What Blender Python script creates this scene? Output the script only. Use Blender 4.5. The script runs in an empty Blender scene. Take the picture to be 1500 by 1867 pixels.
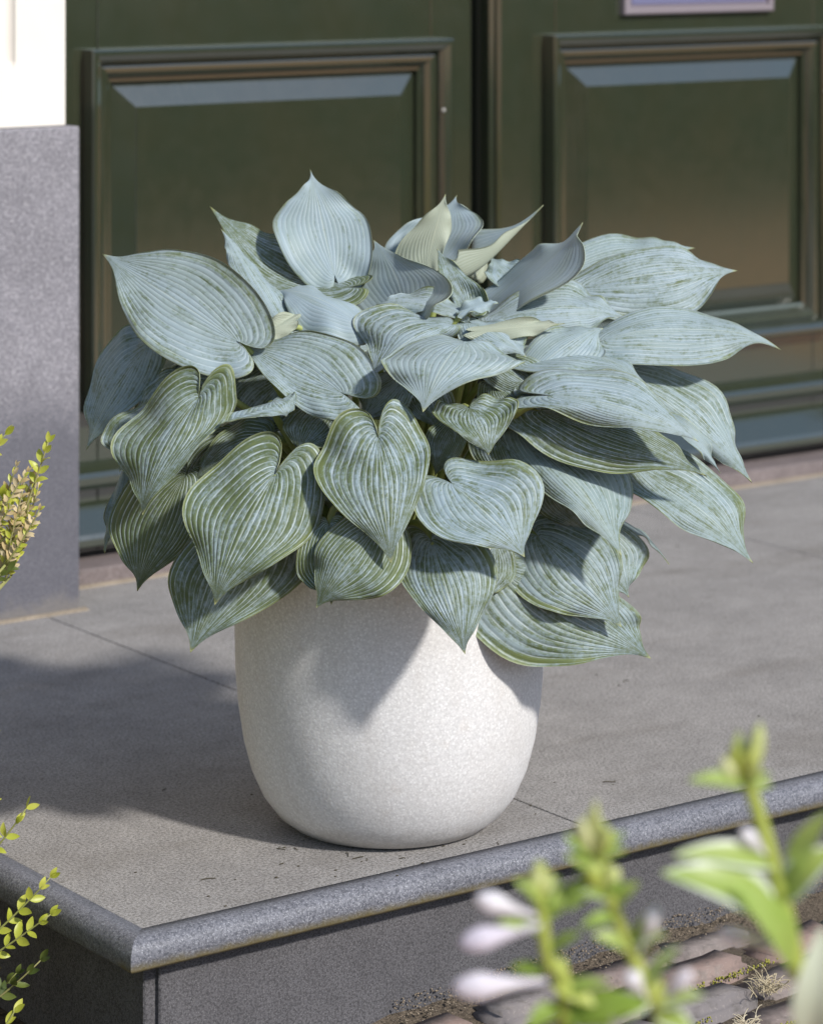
import bpy, bmesh, math, random
from mathutils import Vector, Matrix, noise
random.seed(7)
sc = bpy.context.scene
COL = sc.collection
rad = math.radians

# ------------------------------------------------------------------ camera
FPX, HZ, CAMH, DC = 5495.0, -174.0, 1.183, 3.89      # focal length in photo px, horizon row, eye height, distance to pot axis
YAW = rad(36.0)
Fw = Vector((math.sin(YAW), math.cos(YAW), 0)); Rt = Vector((math.cos(YAW), -math.sin(YAW), 0)); Up = Vector((0, 0, 1))
CAM = -DC*Fw + (40/FPX*DC)*Rt + CAMH*Up
cd = bpy.data.cameras.new('camera'); cam = bpy.data.objects.new('camera', cd); COL.objects.link(cam)
cam.location = CAM; cam.rotation_euler = (rad(90), 0, -YAW)
cd.sensor_fit = 'HORIZONTAL'; cd.sensor_width = 36.0
cd.lens = FPX/1500*36; cd.shift_y = -(933.5-HZ)/1500
cd.clip_start = 0.05; cd.clip_end = 500
cd.dof.use_dof = True; cd.dof.focus_distance = 3.66; cd.dof.aperture_fstop = 7.5
sc.camera = cam

# ------------------------------------------------------------------ light
SUN_AZ, SUN_EL = rad(10.0), rad(37.0)      # azimuth measured from the door's outward normal towards +x
sun_dir = Vector((math.sin(SUN_AZ)*math.cos(SUN_EL), -math.cos(SUN_AZ)*math.cos(SUN_EL), math.sin(SUN_EL)))
wd = bpy.data.worlds.new('World'); sc.world = wd; wd.use_nodes = True
wn = wd.node_tree.nodes; wl = wd.node_tree.links
sky = wn.new('ShaderNodeTexSky'); sky.sky_type = 'NISHITA'; sky.sun_disc = False
sky.sun_elevation = SUN_EL; sky.sun_rotation = math.atan2(sun_dir.x, sun_dir.y); sky.air_density = 1.0; sky.dust_density = 0.7; sky.ozone_density = 1.6
bg = wn['Background']; bg.inputs[1].default_value = 0.15
wl.new(sky.outputs[0], bg.inputs[0])
sd = bpy.data.lights.new('sun', 'SUN'); sun = bpy.data.objects.new('sun', sd); COL.objects.link(sun)
sd.energy = 4.2; sd.angle = rad(4.0); sd.color = (1.0, 0.96, 0.905)
sun.rotation_euler = sun_dir.to_track_quat('Z', 'Y').to_euler()
sc.view_settings.view_transform = 'Standard'; sc.view_settings.look = 'None'
sc.view_settings.exposure = 0.12; sc.view_settings.gamma = 1.0; sc.view_settings.use_curve_mapping = False

# ------------------------------------------------------------------ placing helpers
def ray(u, v): return Fw + (u-750)/FPX*Rt - (v-HZ)/FPX*Up
def at_depth(u, v, d): return CAM + (DC-d)*ray(u, v)
def at_z(u, v, z):
    r = ray(u, v); return CAM + (z-CAM.z)/r.z*r

def tag(o, label=None, cat=None, group=None, kind=None):
    if label: o['label'] = label
    if cat: o['category'] = cat
    if group: o['group'] = group
    if kind: o['kind'] = kind
    return o
def empty(name, loc=(0, 0, 0)):
    o = bpy.data.objects.new(name, None); COL.objects.link(o); o.location = loc; o.empty_display_size = .05
    return o
def link(name, me, mats, parent=None, smooth=False):
    o = bpy.data.objects.new(name, me); COL.objects.link(o)
    if mats is not None and len(me.materials) == 0:
        for m in (mats if isinstance(mats, (list, tuple)) else [mats]): me.materials.append(m)
    if smooth:
        for p in me.polygons: p.use_smooth = True
    if parent is not None:
        o.parent = parent; o.matrix_parent_inverse = Matrix.Translation(-parent_loc(parent))
    return o
def parent_loc(p): return p.location.copy()
def from_bm(name, bm, mats, parent=None, smooth=False):
    me = bpy.data.meshes.new(name); bm.to_mesh(me); bm.free()
    return link(name, me, mats, parent, smooth)
def from_py(name, vs, fs, mats, parent=None, smooth=False):
    me = bpy.data.meshes.new(name); me.from_pydata([tuple(v) for v in vs], [], fs); me.update()
    return link(name, me, mats, parent, smooth)
def box_bm(bm, a, b, bev=0.0, seg=2):
    g = bmesh.ops.create_cube(bm, size=1.0)['verts']
    c = [(a[i]+b[i])/2 for i in range(3)]; s = [abs(b[i]-a[i]) for i in range(3)]
    for v in g: v.co = Vector((c[0]+v.co.x*s[0], c[1]+v.co.y*s[1], c[2]+v.co.z*s[2]))
    if bev > 0:
        es = list({e for v in g for e in v.link_edges})
        bmesh.ops.bevel(bm, geom=es, offset=bev, segments=seg, affect='EDGES', profile=.5)
    return g
def box(name, a, b, mat, parent=None, bev=0.0, seg=2):
    bm = bmesh.new(); box_bm(bm, a, b, bev, seg)
    return from_bm(name, bm, mat, parent)
def extrude_x(name, prof, x0, x1, mat, parent=None, smooth=False):
    """prof: closed list of (y, z)"""
    n = len(prof); vs = [(x0, y, z) for y, z in prof] + [(x1, y, z) for y, z in prof]
    fs = [(i, (i+1) % n, n+(i+1) % n, n+i) for i in range(n)] + [tuple(range(n-1, -1, -1)), tuple(range(n, 2*n))]
    o = from_py(name, vs, fs, mat, parent)
    bm = bmesh.new(); bm.from_mesh(o.data); bmesh.ops.recalc_face_normals(bm, faces=bm.faces); bm.to_mesh(o.data); bm.free()
    return o
def frame_sweep(name, x0, x1, z0, z1, prof, mat, parent=None):
    """mitred rectangular frame; prof: list of (inset, y) from outer to inner"""
    vs, fs = [], []
    for ins, y in prof:
        vs += [(x0+ins, y, z0+ins), (x1-ins, y, z0+ins), (x1-ins, y, z1-ins), (x0+ins, y, z1-ins)]
    for k in range(len(prof)-1):
        for i in range(4):
            j = (i+1) % 4
            fs.append((4*k+i, 4*k+j, 4*k+4+j, 4*k+4+i))
    return from_py(name, vs, fs, mat, parent)
def tube(bm, pts, radii, seg=8):
    rings = []
    for i, p in enumerate(pts):
        a = pts[max(i-1, 0)]; b = pts[min(i+1, len(pts)-1)]
        t = (b-a).normalized()
        s = t.cross(Vector((.13, .31, .94))).normalized(); q = t.cross(s)
        r = radii[i] if isinstance(radii, (list, tuple)) else radii
        rings.append([bm.verts.new(p + r*(math.cos(2*math.pi*k/seg)*s + math.sin(2*math.pi*k/seg)*q)) for k in range(seg)])
    for a, b in zip(rings[:-1], rings[1:]):
        for k in range(seg): bm.faces.new((a[k], a[(k+1) % seg], b[(k+1) % seg], b[k]))
    bm.faces.new(rings[0][::-1]); bm.faces.new(rings[-1])
def bez(a, b, c, t): return a*(1-t)**2 + b*2*t*(1-t) + c*t*t

# ------------------------------------------------------------------ materials
def new_mat(name):
    m = bpy.data.materials.new(name); m.use_nodes = True
    nt = m.node_tree; b = nt.nodes['Principled BSDF']
    return m, nt, nt.nodes, nt.links, b
def N(nt, typ, **kw):
    n = nt.nodes.new(typ)
    for k, v in kw.items():
        if k.startswith('i_'): n.inputs[int(k[2:])].default_value = v
        else: setattr(n, k, v)
    return n
def mathn(nt, op, a, b=None, c=None, clamp=False):
    n = nt.nodes.new('ShaderNodeMath'); n.operation = op; n.use_clamp = clamp
    for i, x in enumerate((a, b, c)):
        if x is None: continue
        if isinstance(x, (int, float)): n.inputs[i].default_value = x
        else: nt.links.new(x, n.inputs[i])
    return n.outputs[0]
def mix(nt, f, a, b, blend='MIX'):
    n = nt.nodes.new('ShaderNodeMix'); n.data_type = 'RGBA'; n.blend_type = blend
    for s, x in ((0, f), (6, a), (7, b)):
        if isinstance(x, (int, float)): n.inputs[s].default_value = x
        elif isinstance(x, tuple): n.inputs[s].default_value = (*x, 1) if len(x) == 3 else x
        else: nt.links.new(x, n.inputs[s])
    return n.outputs[2]
def smooth(nt, x, lo, hi, a=0.0, b=1.0):
    n = nt.nodes.new('ShaderNodeMapRange'); n.interpolation_type = 'SMOOTHSTEP'
    n.inputs[1].default_value = lo; n.inputs[2].default_value = hi; n.inputs[3].default_value = a; n.inputs[4].default_value = b
    nt.links.new(x, n.inputs[0]); return n.outputs[0]
def noisen(nt, vec, scale, detail=3, rough=.55, dist=0.0):
    n = nt.nodes.new('ShaderNodeTexNoise'); n.inputs['Scale'].default_value = scale
    n.inputs['Detail'].default_value = detail; n.inputs['Roughness'].default_value = rough; n.inputs['Distortion'].default_value = dist
    if vec is not None: nt.links.new(vec, n.inputs['Vector'])
    return n.outputs['Fac']
def position(nt): return nt.nodes.new('ShaderNodeNewGeometry').outputs['Position']
def bump(nt, h, strength, dist, b):
    n = nt.nodes.new('ShaderNodeBump'); n.inputs['Strength'].default_value = strength; n.inputs['Distance'].default_value = dist
    nt.links.new(h, n.inputs['Height']); nt.links.new(n.outputs[0], b.inputs['Normal']); return n

def granite(name, dark, mid, lite, rough=.75, big=(.0, 1.0), stain_or_shade=None, bumpd=.0006, specks=.5, fine=330):
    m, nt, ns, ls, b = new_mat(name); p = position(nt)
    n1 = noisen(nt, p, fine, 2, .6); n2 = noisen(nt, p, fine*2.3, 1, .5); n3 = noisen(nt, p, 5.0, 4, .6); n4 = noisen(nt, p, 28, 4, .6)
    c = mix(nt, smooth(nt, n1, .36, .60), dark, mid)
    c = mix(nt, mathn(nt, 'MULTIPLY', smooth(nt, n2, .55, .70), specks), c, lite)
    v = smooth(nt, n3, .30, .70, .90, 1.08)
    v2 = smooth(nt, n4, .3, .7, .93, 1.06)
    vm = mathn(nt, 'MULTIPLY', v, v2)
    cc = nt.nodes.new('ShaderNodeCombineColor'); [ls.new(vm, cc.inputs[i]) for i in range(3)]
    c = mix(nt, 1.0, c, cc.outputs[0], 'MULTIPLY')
    if stain_or_shade: c = stain_or_shade(nt, p, c)
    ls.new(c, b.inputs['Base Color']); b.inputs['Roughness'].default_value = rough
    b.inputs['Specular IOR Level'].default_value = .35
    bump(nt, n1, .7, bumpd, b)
    return m

def slab_stain(nt, p, c):
    sx = N(nt, 'ShaderNodeSeparateXYZ'); nt.links.new(p, sx.inputs[0])
    mp = N(nt, 'ShaderNodeMapping'); mp.inputs['Scale'].default_value = (1.2, 3.2, 1); nt.links.new(p, mp.inputs[0])
    n = noisen(nt, mp.outputs[0], 1.7, 5, .62)
    f = mathn(nt, 'MULTIPLY', smooth(nt, n, .50, .70), .34)
    c = mix(nt, f, c, (.115, .10, .082))
    # scattered dark dirt flecks
    n2 = noisen(nt, p, 46, 3, .6)
    f2 = mathn(nt, 'MULTIPLY', smooth(nt, n2, .68, .76), .55)
    c = mix(nt, f2, c, (.075, .066, .048))
    return c
def nose_stain(nt, p, c):
    sx = N(nt, 'ShaderNodeSeparateXYZ'); nt.links.new(p, sx.inputs[0])
    n = noisen(nt, p, 60, 4, .65)
    z = mathn(nt, 'ADD', sx.outputs[2], mathn(nt, 'MULTIPLY', mathn(nt, 'SUBTRACT', n, .5), .012))
    f = mathn(nt, 'MULTIPLY', smooth(nt, z, -.037, -.022, 1, 0), .85)
    # the lichen line follows the front edge only
    fy = smooth(nt, sx.outputs[1], -.19, -.16, 1, 0)
    return mix(nt, mathn(nt, 'MULTIPLY', f, fy), c, (.17, .135, .045))
def plinth_shade_splash(nt, p, c):
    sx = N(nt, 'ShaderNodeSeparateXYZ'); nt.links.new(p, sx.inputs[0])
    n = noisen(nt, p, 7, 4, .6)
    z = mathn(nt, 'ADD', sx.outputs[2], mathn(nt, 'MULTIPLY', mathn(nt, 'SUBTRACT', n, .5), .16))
    f = mathn(nt, 'MULTIPLY', smooth(nt, z, .27, .42, 1, 0), .72)      # cast shadow low on the plinth, painted into the stone colour
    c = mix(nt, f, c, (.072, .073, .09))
    n2 = noisen(nt, p, 30, 4, .65)
    z2 = mathn(nt, 'ADD', sx.outputs[2], mathn(nt, 'MULTIPLY', mathn(nt, 'SUBTRACT', n2, .5), .12))
    return mix(nt, smooth(nt, z2, .0, .05, .5, 0), c, (.20, .18, .155))
M = {}
M['slab'] = granite('flamed_stone', (.153, .144, .136), (.290, .275, .263), (.53, .515, .50), .85, stain_or_shade=slab_stain, bumpd=.0009, specks=.7, fine=250)
M['nosing'] = granite('honed_stone', (.082, .085, .10), (.155, .158, .18), (.34, .345, .37), .5, stain_or_shade=nose_stain, bumpd=.0004, specks=.7, fine=260)
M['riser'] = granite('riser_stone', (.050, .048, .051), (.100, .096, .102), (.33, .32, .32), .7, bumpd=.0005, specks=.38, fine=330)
M['plinth'] = granite('plinth_stone', (.135, .13, .145), (.225, .215, .235), (.45, .43, .45), .7, stain_or_shade=plinth_shade_splash, fine=220, specks=.8)
M['threshold'] = granite('threshold_stone', (.12, .095, .09), (.20, .165, .16), (.3, .27, .26), .8)
M['mortar'] = granite('mortar', (.19, .155, .115), (.29, .24, .18), (.40, .35, .28), .95)

def pot_material():
    m, nt, ns, ls, b = new_mat('pale_fibrestone'); p = position(nt)
    vo = N(nt, 'ShaderNodeTexVoronoi'); vo.inputs['Scale'].default_value = 210; ls.new(p, vo.inputs['Vector'])
    n1 = noisen(nt, p, 260, 2, .6); n2 = noisen(nt, p, 7, 5, .6); n3 = noisen(nt, p, 22, 4, .6)
    spk = smooth(nt, vo.outputs['Distance'], .18, .42, 1, 0)
    c = mix(nt, smooth(nt, n1, .3, .7), (.57, .565, .56), (.69, .685, .68))
    c = mix(nt, mathn(nt, 'MULTIPLY', spk, .42), c, (.88, .88, .875))
    c = mix(nt, mathn(nt, 'MULTIPLY', smooth(nt, n2, .45, .75), .35), c, (.50, .475, .45))
    c = mix(nt, mathn(nt, 'MULTIPLY', smooth(nt, n3, .60, .78), .16), c, (.52, .42, .33))
    sx = N(nt, 'ShaderNodeSeparateXYZ'); ls.new(p, sx.inputs[0])
    mp = N(nt, 'ShaderNodeMapping'); mp.inputs['Scale'].default_value = (1, 1, .22); ls.new(p, mp.inputs[0])
    drip = noisen(nt, mp.outputs[0], 26, 4, .6)
    c = mix(nt, mathn(nt, 'MULTIPLY', smooth(nt, drip, .52, .72), .22), c, (.47, .44, .41))
    zz = mathn(nt, 'ADD', sx.outputs[2], mathn(nt, 'MULTIPLY', mathn(nt, 'SUBTRACT', n3, .5), .05))
    c = mix(nt, smooth(nt, zz, .006, .035, .42, 0), c, (.30, .27, .23))      # splash dirt round the foot
    ls.new(c, b.inputs['Base Color']); b.inputs['Roughness'].default_value = .8; b.inputs['Specular IOR Level'].default_value = .3
    bump(nt, n1, .5, .0006, b)
    return m
M['pot'] = pot_material()

def paint(name, col, col2, rough=.22, ior=1.75, grain=True):
    m, nt, ns, ls, b = new_mat(name); p = position(nt)
    mp = N(nt, 'ShaderNodeMapping'); mp.inputs['Scale'].default_value = (1, 1, .05); ls.new(p, mp.inputs[0])
    g = noisen(nt, mp.outputs[0], 120, 4, .6); n2 = noisen(nt, p, 4, 4, .6); n3 = noisen(nt, p, 35, 3, .6)
    c = mix(nt, smooth(nt, n2, .3, .7), col, col2)
    ls.new(c, b.inputs['Base Color']); b.inputs['IOR'].default_value = ior
    r = smooth(nt, n3, .3, .7, rough*.9, rough*1.15); ls.new(r, b.inputs['Roughness'])
    if grain: bump(nt, g, .35, .0009, b)
    return m
M['door'] = paint('green_gloss_paint', (.025, .033, .019), (.031, .035, .019), .13, 2.35)
M['cream'] = paint('cream_paint', (.70, .655, .59), (.73, .685, .62), .4, 1.45, False)
def plain(name, col, rough=.6, **kw):
    m, nt, ns, ls, b = new_mat(name); b.inputs['Base Color'].default_value = (*col, 1); b.inputs['Roughness'].default_value = rough
    for k, v in kw.items(): b.inputs[k].default_value = v
    return m
M['plate'] = plain('pinkish_metal', (.36, .31, .34), .35, Metallic=.6)
M['flap'] = plain('violet_grey_metal', (.25, .25, .42), .3, Metallic=.6)
M['dark'] = plain('dark_void', (.02, .02, .018), .9)
M['nail'] = plain('pale_filler', (.5, .48, .44), .6)

def hosta_material(under=False):
    m, nt, ns, ls, b = new_mat('hosta_leaf_underside' if under else 'hosta_leaf_top')
    uv = N(nt, 'ShaderNodeUVMap'); uv.uv_map = 'UVMap'
    sx = N(nt, 'ShaderNodeSeparateXYZ'); ls.new(uv.outputs[0], sx.inputs[0])
    t = mathn(nt, 'MULTIPLY_ADD', sx.outputs[0], 2.0, -1.0); s = sx.outputs[1]
    at = mathn(nt, 'ABSOLUTE', t)
    oi = N(nt, 'ShaderNodeObjectInfo'); oc = N(nt, 'ShaderNodeSeparateColor'); ls.new(oi.outputs['Color'], oc.inputs[0])
    wear, seed = oc.outputs[0], oi.outputs['Random']
    p = position(nt)
    # object-unique noise space stretched along the veins
    cx = N(nt, 'ShaderNodeCombineXYZ'); ls.new(mathn(nt, 'MULTIPLY', t, 8.0), cx.inputs[0]); ls.new(mathn(nt, 'MULTIPLY', s, 3.4), cx.inputs[1]); ls.new(mathn(nt, 'MULTIPLY', seed, 91.0), cx.inputs[2])
    nv = noisen(nt, cx.outputs[0], 1.15, 4, .62)
    nfine = noisen(nt, cx.outputs[0], 9.0, 3, .65)
    npos = noisen(nt, p, 210, 3, .65)
    # parallel veins
    wob = mathn(nt, 'MULTIPLY', mathn(nt, 'SUBTRACT', noisen(nt, cx.outputs[0], 1.2, 2), .5), .025)
    nver = mathn(nt, 'MULTIPLY', mathn(nt, 'POWER', mathn(nt, 'ADD', at, wob), .95), 10.5)
    fr = mathn(nt, 'ABSOLUTE', mathn(nt, 'SUBTRACT', mathn(nt, 'FRACT', nver), .5))     # .5 on a vein, 0 between
    vein = smooth(nt, fr, .36, .455)
    furrow = smooth(nt, fr, .10, .5)
    mid = smooth(nt, at, .0, .03, 1, 0)
    tipfade = smooth(nt, s, .93, 1.0, 1, .3)
    if not under:
        glau = mix(nt, nfine, (.20, .276, .316), (.318, .398, .44))
        glau = mix(nt, mathn(nt, 'MULTIPLY', mathn(nt, 'FRACT', mathn(nt, 'MULTIPLY', seed, 37.7)), .36), glau, (.215, .285, .235))
        glau = mix(nt, mathn(nt, 'MULTIPLY', mathn(nt, 'FRACT', mathn(nt, 'MULTIPLY', seed, 13.3)), .45), glau, (.35, .425, .475))
        green = mix(nt, npos, (.040, .066, .014), (.115, .148, .045))
        edge = smooth(nt, at, .60, 1.0, 0, .045)
        npatch = noisen(nt, p, 85, 4, .7)
        nvp = mathn(nt, 'ADD', mathn(nt, 'MULTIPLY', nv, .70), mathn(nt, 'MULTIPLY', npatch, .30))
        w = mathn(nt, 'ADD', mathn(nt, 'ADD', nvp, mathn(nt, 'MULTIPLY', mathn(nt, 'SUBTRACT', wear, .5), .50)), edge)
        w = mathn(nt, 'ADD', w, mathn(nt, 'MULTIPLY', mathn(nt, 'SUBTRACT', npos, .5), .35))
        w = mathn(nt, 'ADD', w, mathn(nt, 'MULTIPLY', mathn(nt, 'SUBTRACT', nfine, .5), .35))
        wm = mathn(nt, 'MULTIPLY', smooth(nt, w, .42, .70), .92)
        glau = mix(nt, mathn(nt, 'MULTIPLY', smooth(nt, noisen(nt, cx.outputs[0], .55, 3), .35, .7), .32), glau, (.215, .265, .185))
        c = mix(nt, wm, glau, green)
        vid = N(nt, 'ShaderNodeTexWhiteNoise', noise_dimensions='2D'); cv = N(nt, 'ShaderNodeCombineXYZ')
        ls.new(mathn(nt, 'ROUND', mathn(nt, 'MULTIPLY', mathn(nt, 'SIGN', t), nver)), cv.inputs[0]); ls.new(seed, cv.inputs[1]); ls.new(cv.outputs[0], vid.inputs[0])
        vein = mathn(nt, 'MULTIPLY', vein, mathn(nt, 'MULTIPLY', smooth(nt, vid.outputs[0], 0, 1, .7, 1.1), smooth(nt, nfine, .25, .6, .7, 1.0)))
        vein = mathn(nt, 'MULTIPLY', vein, smooth(nt, noisen(nt, p, 55, 3, .6), .36, .60, .30, 1.0))
        vs = mathn(nt, 'MULTIPLY', vein, mathn(nt, 'MULTIPLY', tipfade, mathn(nt, 'MULTIPLY_ADD', wear, .75, .32)))
        c = mix(nt, vs, c, (.50, .58, .595))
        c = mix(nt, mathn(nt, 'MULTIPLY', mid, .35), c, (.44, .50, .42))
    else:
        c = mix(nt, nfine, (.33, .375, .29), (.42, .45, .36))
        c = mix(nt, mathn(nt, 'MULTIPLY', vein, .5), c, (.27, .31, .19))
        c = mix(nt, mid, c, (.46, .49, .36))
    if not under:
        blush = mathn(nt, 'MULTIPLY', smooth(nt, at, .72, 1.0), smooth(nt, nv, .45, .70, 0, .38))
        c = mix(nt, blush, c, (.27, .31, .085))
    rim = smooth(nt, at, .975, .99)
    c = mix(nt, mathn(nt, 'MULTIPLY', rim, .38), c, (.38, .41, .22))
    tip = smooth(nt, s, .955, .995)
    c = mix(nt, mathn(nt, 'MULTIPLY', tip, .7), c, (.40, .41, .15))
    ls.new(c, b.inputs['Base Color']); b.inputs['Roughness'].default_value = .54; b.inputs['Specular IOR Level'].default_value = .34
    h = mathn(nt, 'ADD', mathn(nt, 'MULTIPLY', furrow, -1.0), mathn(nt, 'MULTIPLY', nfine, .25))
    bn = bump(nt, h, .38, .0019, b)
    ls.new(mathn(nt, 'MULTIPLY_ADD', wear, .52, .09), bn.inputs['Strength'])
    tr = N(nt, 'ShaderNodeBsdfTranslucent'); ls.new(mix(nt, .5, c, (.30, .42, .10)), tr.inputs[0])
    ms = N(nt, 'ShaderNodeMixShader'); ms.inputs[0].default_value = .10
    ls.new(b.outputs[0], ms.inputs[1]); ls.new(tr.outputs[0], ms.inputs[2]); ls.new(ms.outputs[0], ns['Material Output'].inputs[0])
    return m
M['leaf_top'] = hosta_material(); M['leaf_under'] = hosta_material(True)
def leafy(name, c1, c2, rough=.45, trans=.25, scale=120):
    m, nt, ns, ls, b = new_mat(name); p = position(nt)
    oi = N(nt, 'ShaderNodeObjectInfo')
    f = mathn(nt, 'ADD', mathn(nt, 'MULTIPLY', noisen(nt, p, scale, 3), .6), mathn(nt, 'MULTIPLY', oi.outputs['Random'], .45))
    c = mix(nt, smooth(nt, f, .25, .85), c1, c2); ls.new(c, b.inputs['Base Color']); b.inputs['Roughness'].default_value = rough
    tr = N(nt, 'ShaderNodeBsdfTranslucent'); ls.new(c, tr.inputs[0])
    ms = N(nt, 'ShaderNodeMixShader'); ms.inputs[0].default_value = trans
    ls.new(b.outputs[0], ms.inputs[1]); ls.new(tr.outputs[0], ms.inputs[2]); ls.new(ms.outputs[0], ns['Material Output'].inputs[0])
    return m
M['petiole'] = leafy('petiole_green', (.22, .27, .07), (.32, .36, .12), .5, .05, 40)
M['soil'] = granite('potting_soil', (.02, .015, .01), (.05, .037, .026), (.12, .1, .08), .95, bumpd=.002, fine=150)
M['box_leaf'] = leafy('box_leaf', (.44, .48, .05), (.62, .62, .12), .4, .34)
M['box_dark'] = leafy('box_leaf_dark', (.06, .09, .02), (.12, .15, .03), .45, .12)  # darker green copy of the box leaf
M['box_stem'] = leafy('box_stem', (.22, .24, .06), (.30, .27, .12), .6, .0)
M['dry'] = leafy('dried_leaf', (.44, .33, .15), (.62, .52, .33), .8, .15)
M['stalk'] = leafy('stalk_green', (.36, .42, .08), (.46, .50, .12), .45, .15, 30)
M['bract'] = leafy('bract_green', (.27, .40, .06), (.42, .53, .15), .45, .38, 40)
M['pale'] = leafy('pale_leaf_margin', (.62, .70, .55), (.74, .78, .66), .5, .2, 40)
M['petal'] = leafy('lilac_petal', (.74, .70, .79), (.86, .84, .87), .5, .35, 60)
M['bud'] = leafy('yellow_green_bud', (.42, .48, .14), (.62, .64, .34), .5, .2, 70)
M['straw'] = leafy('straw', (.50, .42, .27), (.66, .58, .42), .8, .1)
M['moss'] = leafy('moss', (.17, .17, .025), (.30, .28, .05), .95, .0, 300)
M['joint'] = granite('joint_soil', (.045, .035, .024), (.10, .078, .055), (.26, .21, .16), .95, fine=260, bumpd=.002)
M['sand'] = granite('sand', (.12, .095, .07), (.24, .19, .135), (.48, .41, .32), .95, fine=400, bumpd=.001)
M['hedge'] = leafy('hedge_leaves', (.045, .065, .015), (.11, .125, .035), .5, .2, 9)
def brick_material():
    m, nt, ns, ls, b = new_mat('paving_brick'); p = position(nt)
    oi = N(nt, 'ShaderNodeObjectInfo')
    n1 = noisen(nt, p, 55, 5, .65); n2 = noisen(nt, p, 240, 2); n3 = noisen(nt, p, 18, 4, .6)
    ramp = N(nt, 'ShaderNodeValToRGB'); cr = ramp.color_ramp
    cr.elements[0].color = (.16, .15, .15, 1); cr.elements[1].color = (.23, .155, .125, 1)
    for pos, col in ((.3, (.205, .155, .138)), (.5, (.20, .172, .158)), (.75, (.235, .17, .145))):
        e = cr.elements.new(pos); e.color = (*col, 1)
    ls.new(oi.outputs['Random'], ramp.inputs[0])
    c = mix(nt, mathn(nt, 'MULTIPLY', smooth(nt, n1, .45, .72), .65), ramp.outputs[0], (.085, .075, .065))
    c = mix(nt, mathn(nt, 'MULTIPLY', smooth(nt, n3, .5, .75), .4), c, (.29, .255, .225))
    c = mix(nt, mathn(nt, 'MULTIPLY', smooth(nt, n2, .55, .75), .3), c, (.36, .31, .28))
    ls.new(c, b.inputs['Base Color']); b.inputs['Roughness'].default_value = .85
    bump(nt, n1, .6, .002, b)
    return m
M['brick'] = brick_material()
def street_material():
    m, nt, ns, ls, b = new_mat('brick_street'); p = position(nt)
    bt = N(nt, 'ShaderNodeTexBrick'); bt.inputs['Scale'].default_value = 1.0
    bt.inputs['Color1'].default_value = (.52, .25, .09, 1); bt.inputs['Color2'].default_value = (.43, .21, .085, 1); bt.inputs['Mortar'].default_value = (.13, .10, .07, 1)
    bt.inputs['Brick Width'].default_value = .2; bt.inputs['Row Height'].default_value = .1; bt.inputs['Mortar Size'].default_value = .006
    ls.new(p, bt.inputs['Vector'])
    n = noisen(nt, p, 1.2, 4, .6)
    c = mix(nt, mathn(nt, 'MULTIPLY', smooth(nt, n, .4, .7), .4), bt.outputs[0], (.16, .13, .10))
    ls.new(c, b.inputs['Base Color']); b.inputs['Roughness'].default_value = .85
    return m
M['street'] = street_material()
M['gravel_bed'] = granite('bed_soil', (.03, .023, .016), (.075, .057, .04), (.2, .17, .13), .95, fine=120, bumpd=.003)

# ------------------------------------------------------------------ ground
GZ = -0.190
def sheet(name, x0, x1, y0, y1, z, mat):
    return from_py(name, [(x0, y0, z), (x1, y0, z), (x1, y1, z), (x0, y1, z)], [(0, 1, 2, 3)], mat)
tag(sheet('ground', -120, 120, -160, 60, GZ-.012, M['street']), kind='structure')

# ------------------------------------------------------------------ stone step
FY, LX, TH, RR = -.200, -.505, .037, .021      # front edge, left edge, slab thickness, nosing radius
step = empty('stone_step', (0.6, .6, GZ)); tag(step, 'grey stone doorstep with rounded front edge under the pale pot', 'doorstep')
def slab_piece(x0, x1, y0, y1): return box('slab', (x0, y0, -TH), (x1, y1, 0), M['slab'], step, .0008, 1)
NX, NY = LX+.036, FY+.036                       # inner border of the nosing strip
slab_piece(NX, .1885, NY, 1.384); slab_piece(.1915, 1.545, NY, 1.384); slab_piece(1.548, 3.2, NY, 1.384)
box('joint_bed', (NX+.01, NY+.01, -TH-.02), (3.19, 1.38, -.004), M['dark'], step)
def nosing():
    prof = [(.036, 0.0)] + [(RR*(1-math.sin(a)), -RR*(1-math.cos(a))) for a in [math.pi/2*i/9 for i in range(10)]]
    prof += [(0.0, -TH+.004), (.004, -TH), (.036, -TH)]         # (inset from the edge, z)
    n = len(prof); path = []                      # stations: along the left edge, the mitre, along the front
    for i in range(70): path.append(('L', FY+.036+(1.384-FY-.036)*(1-i/70)**1.6))
    path.append(('M', 0))
    xs = [LX+.036+.02*i for i in range(1, 75)]+[1.6, 2.2, 3.2]
    path += [('F', x) for x in xs]
    bm = bmesh.new(); V = []
    for kind, q in path:
        ring = []
        for ins, z in prof:
            p = Vector((LX+ins, q, z)) if kind == 'L' else (Vector((LX+ins, FY+ins, z)) if kind == 'M' else Vector((q, FY+ins, z)))
            if ins < .030:
                w = .0010*noise.noise(p*38)+.0007*noise.noise(p*110)
                ch = noise.noise(p*23+Vector((4, 9, 2)))
                if ch > .52: w -= (ch-.52)*.010                       # small chips
                if kind != 'F': p.x -= w
                if kind != 'L': p.y -= w
            ring.append(bm.verts.new(p))
        V.append(ring)
    for a_, b_ in zip(V[:-1], V[1:]):
        for k in range(n):
            fc = bm.faces.new((a_[k], a_[(k+1) % n], b_[(k+1) % n], b_[k])); fc.smooth = True
    mi_ = [i for i, (k, q) in enumerate(path) if k == 'M'][0]
    mset = set(V[mi_])
    for e in bm.edges:
        if e.verts[0] in mset and e.verts[1] in mset: e.smooth = False
    bmesh.ops.recalc_face_normals(bm, faces=bm.faces)
    o = from_bm('nosing', bm, M['nosing'], step)
    o['label'] = 'smooth rounded bluish edge of the doorstep'
nosing()
RY, RX = FY+.030, LX+.038
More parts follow.
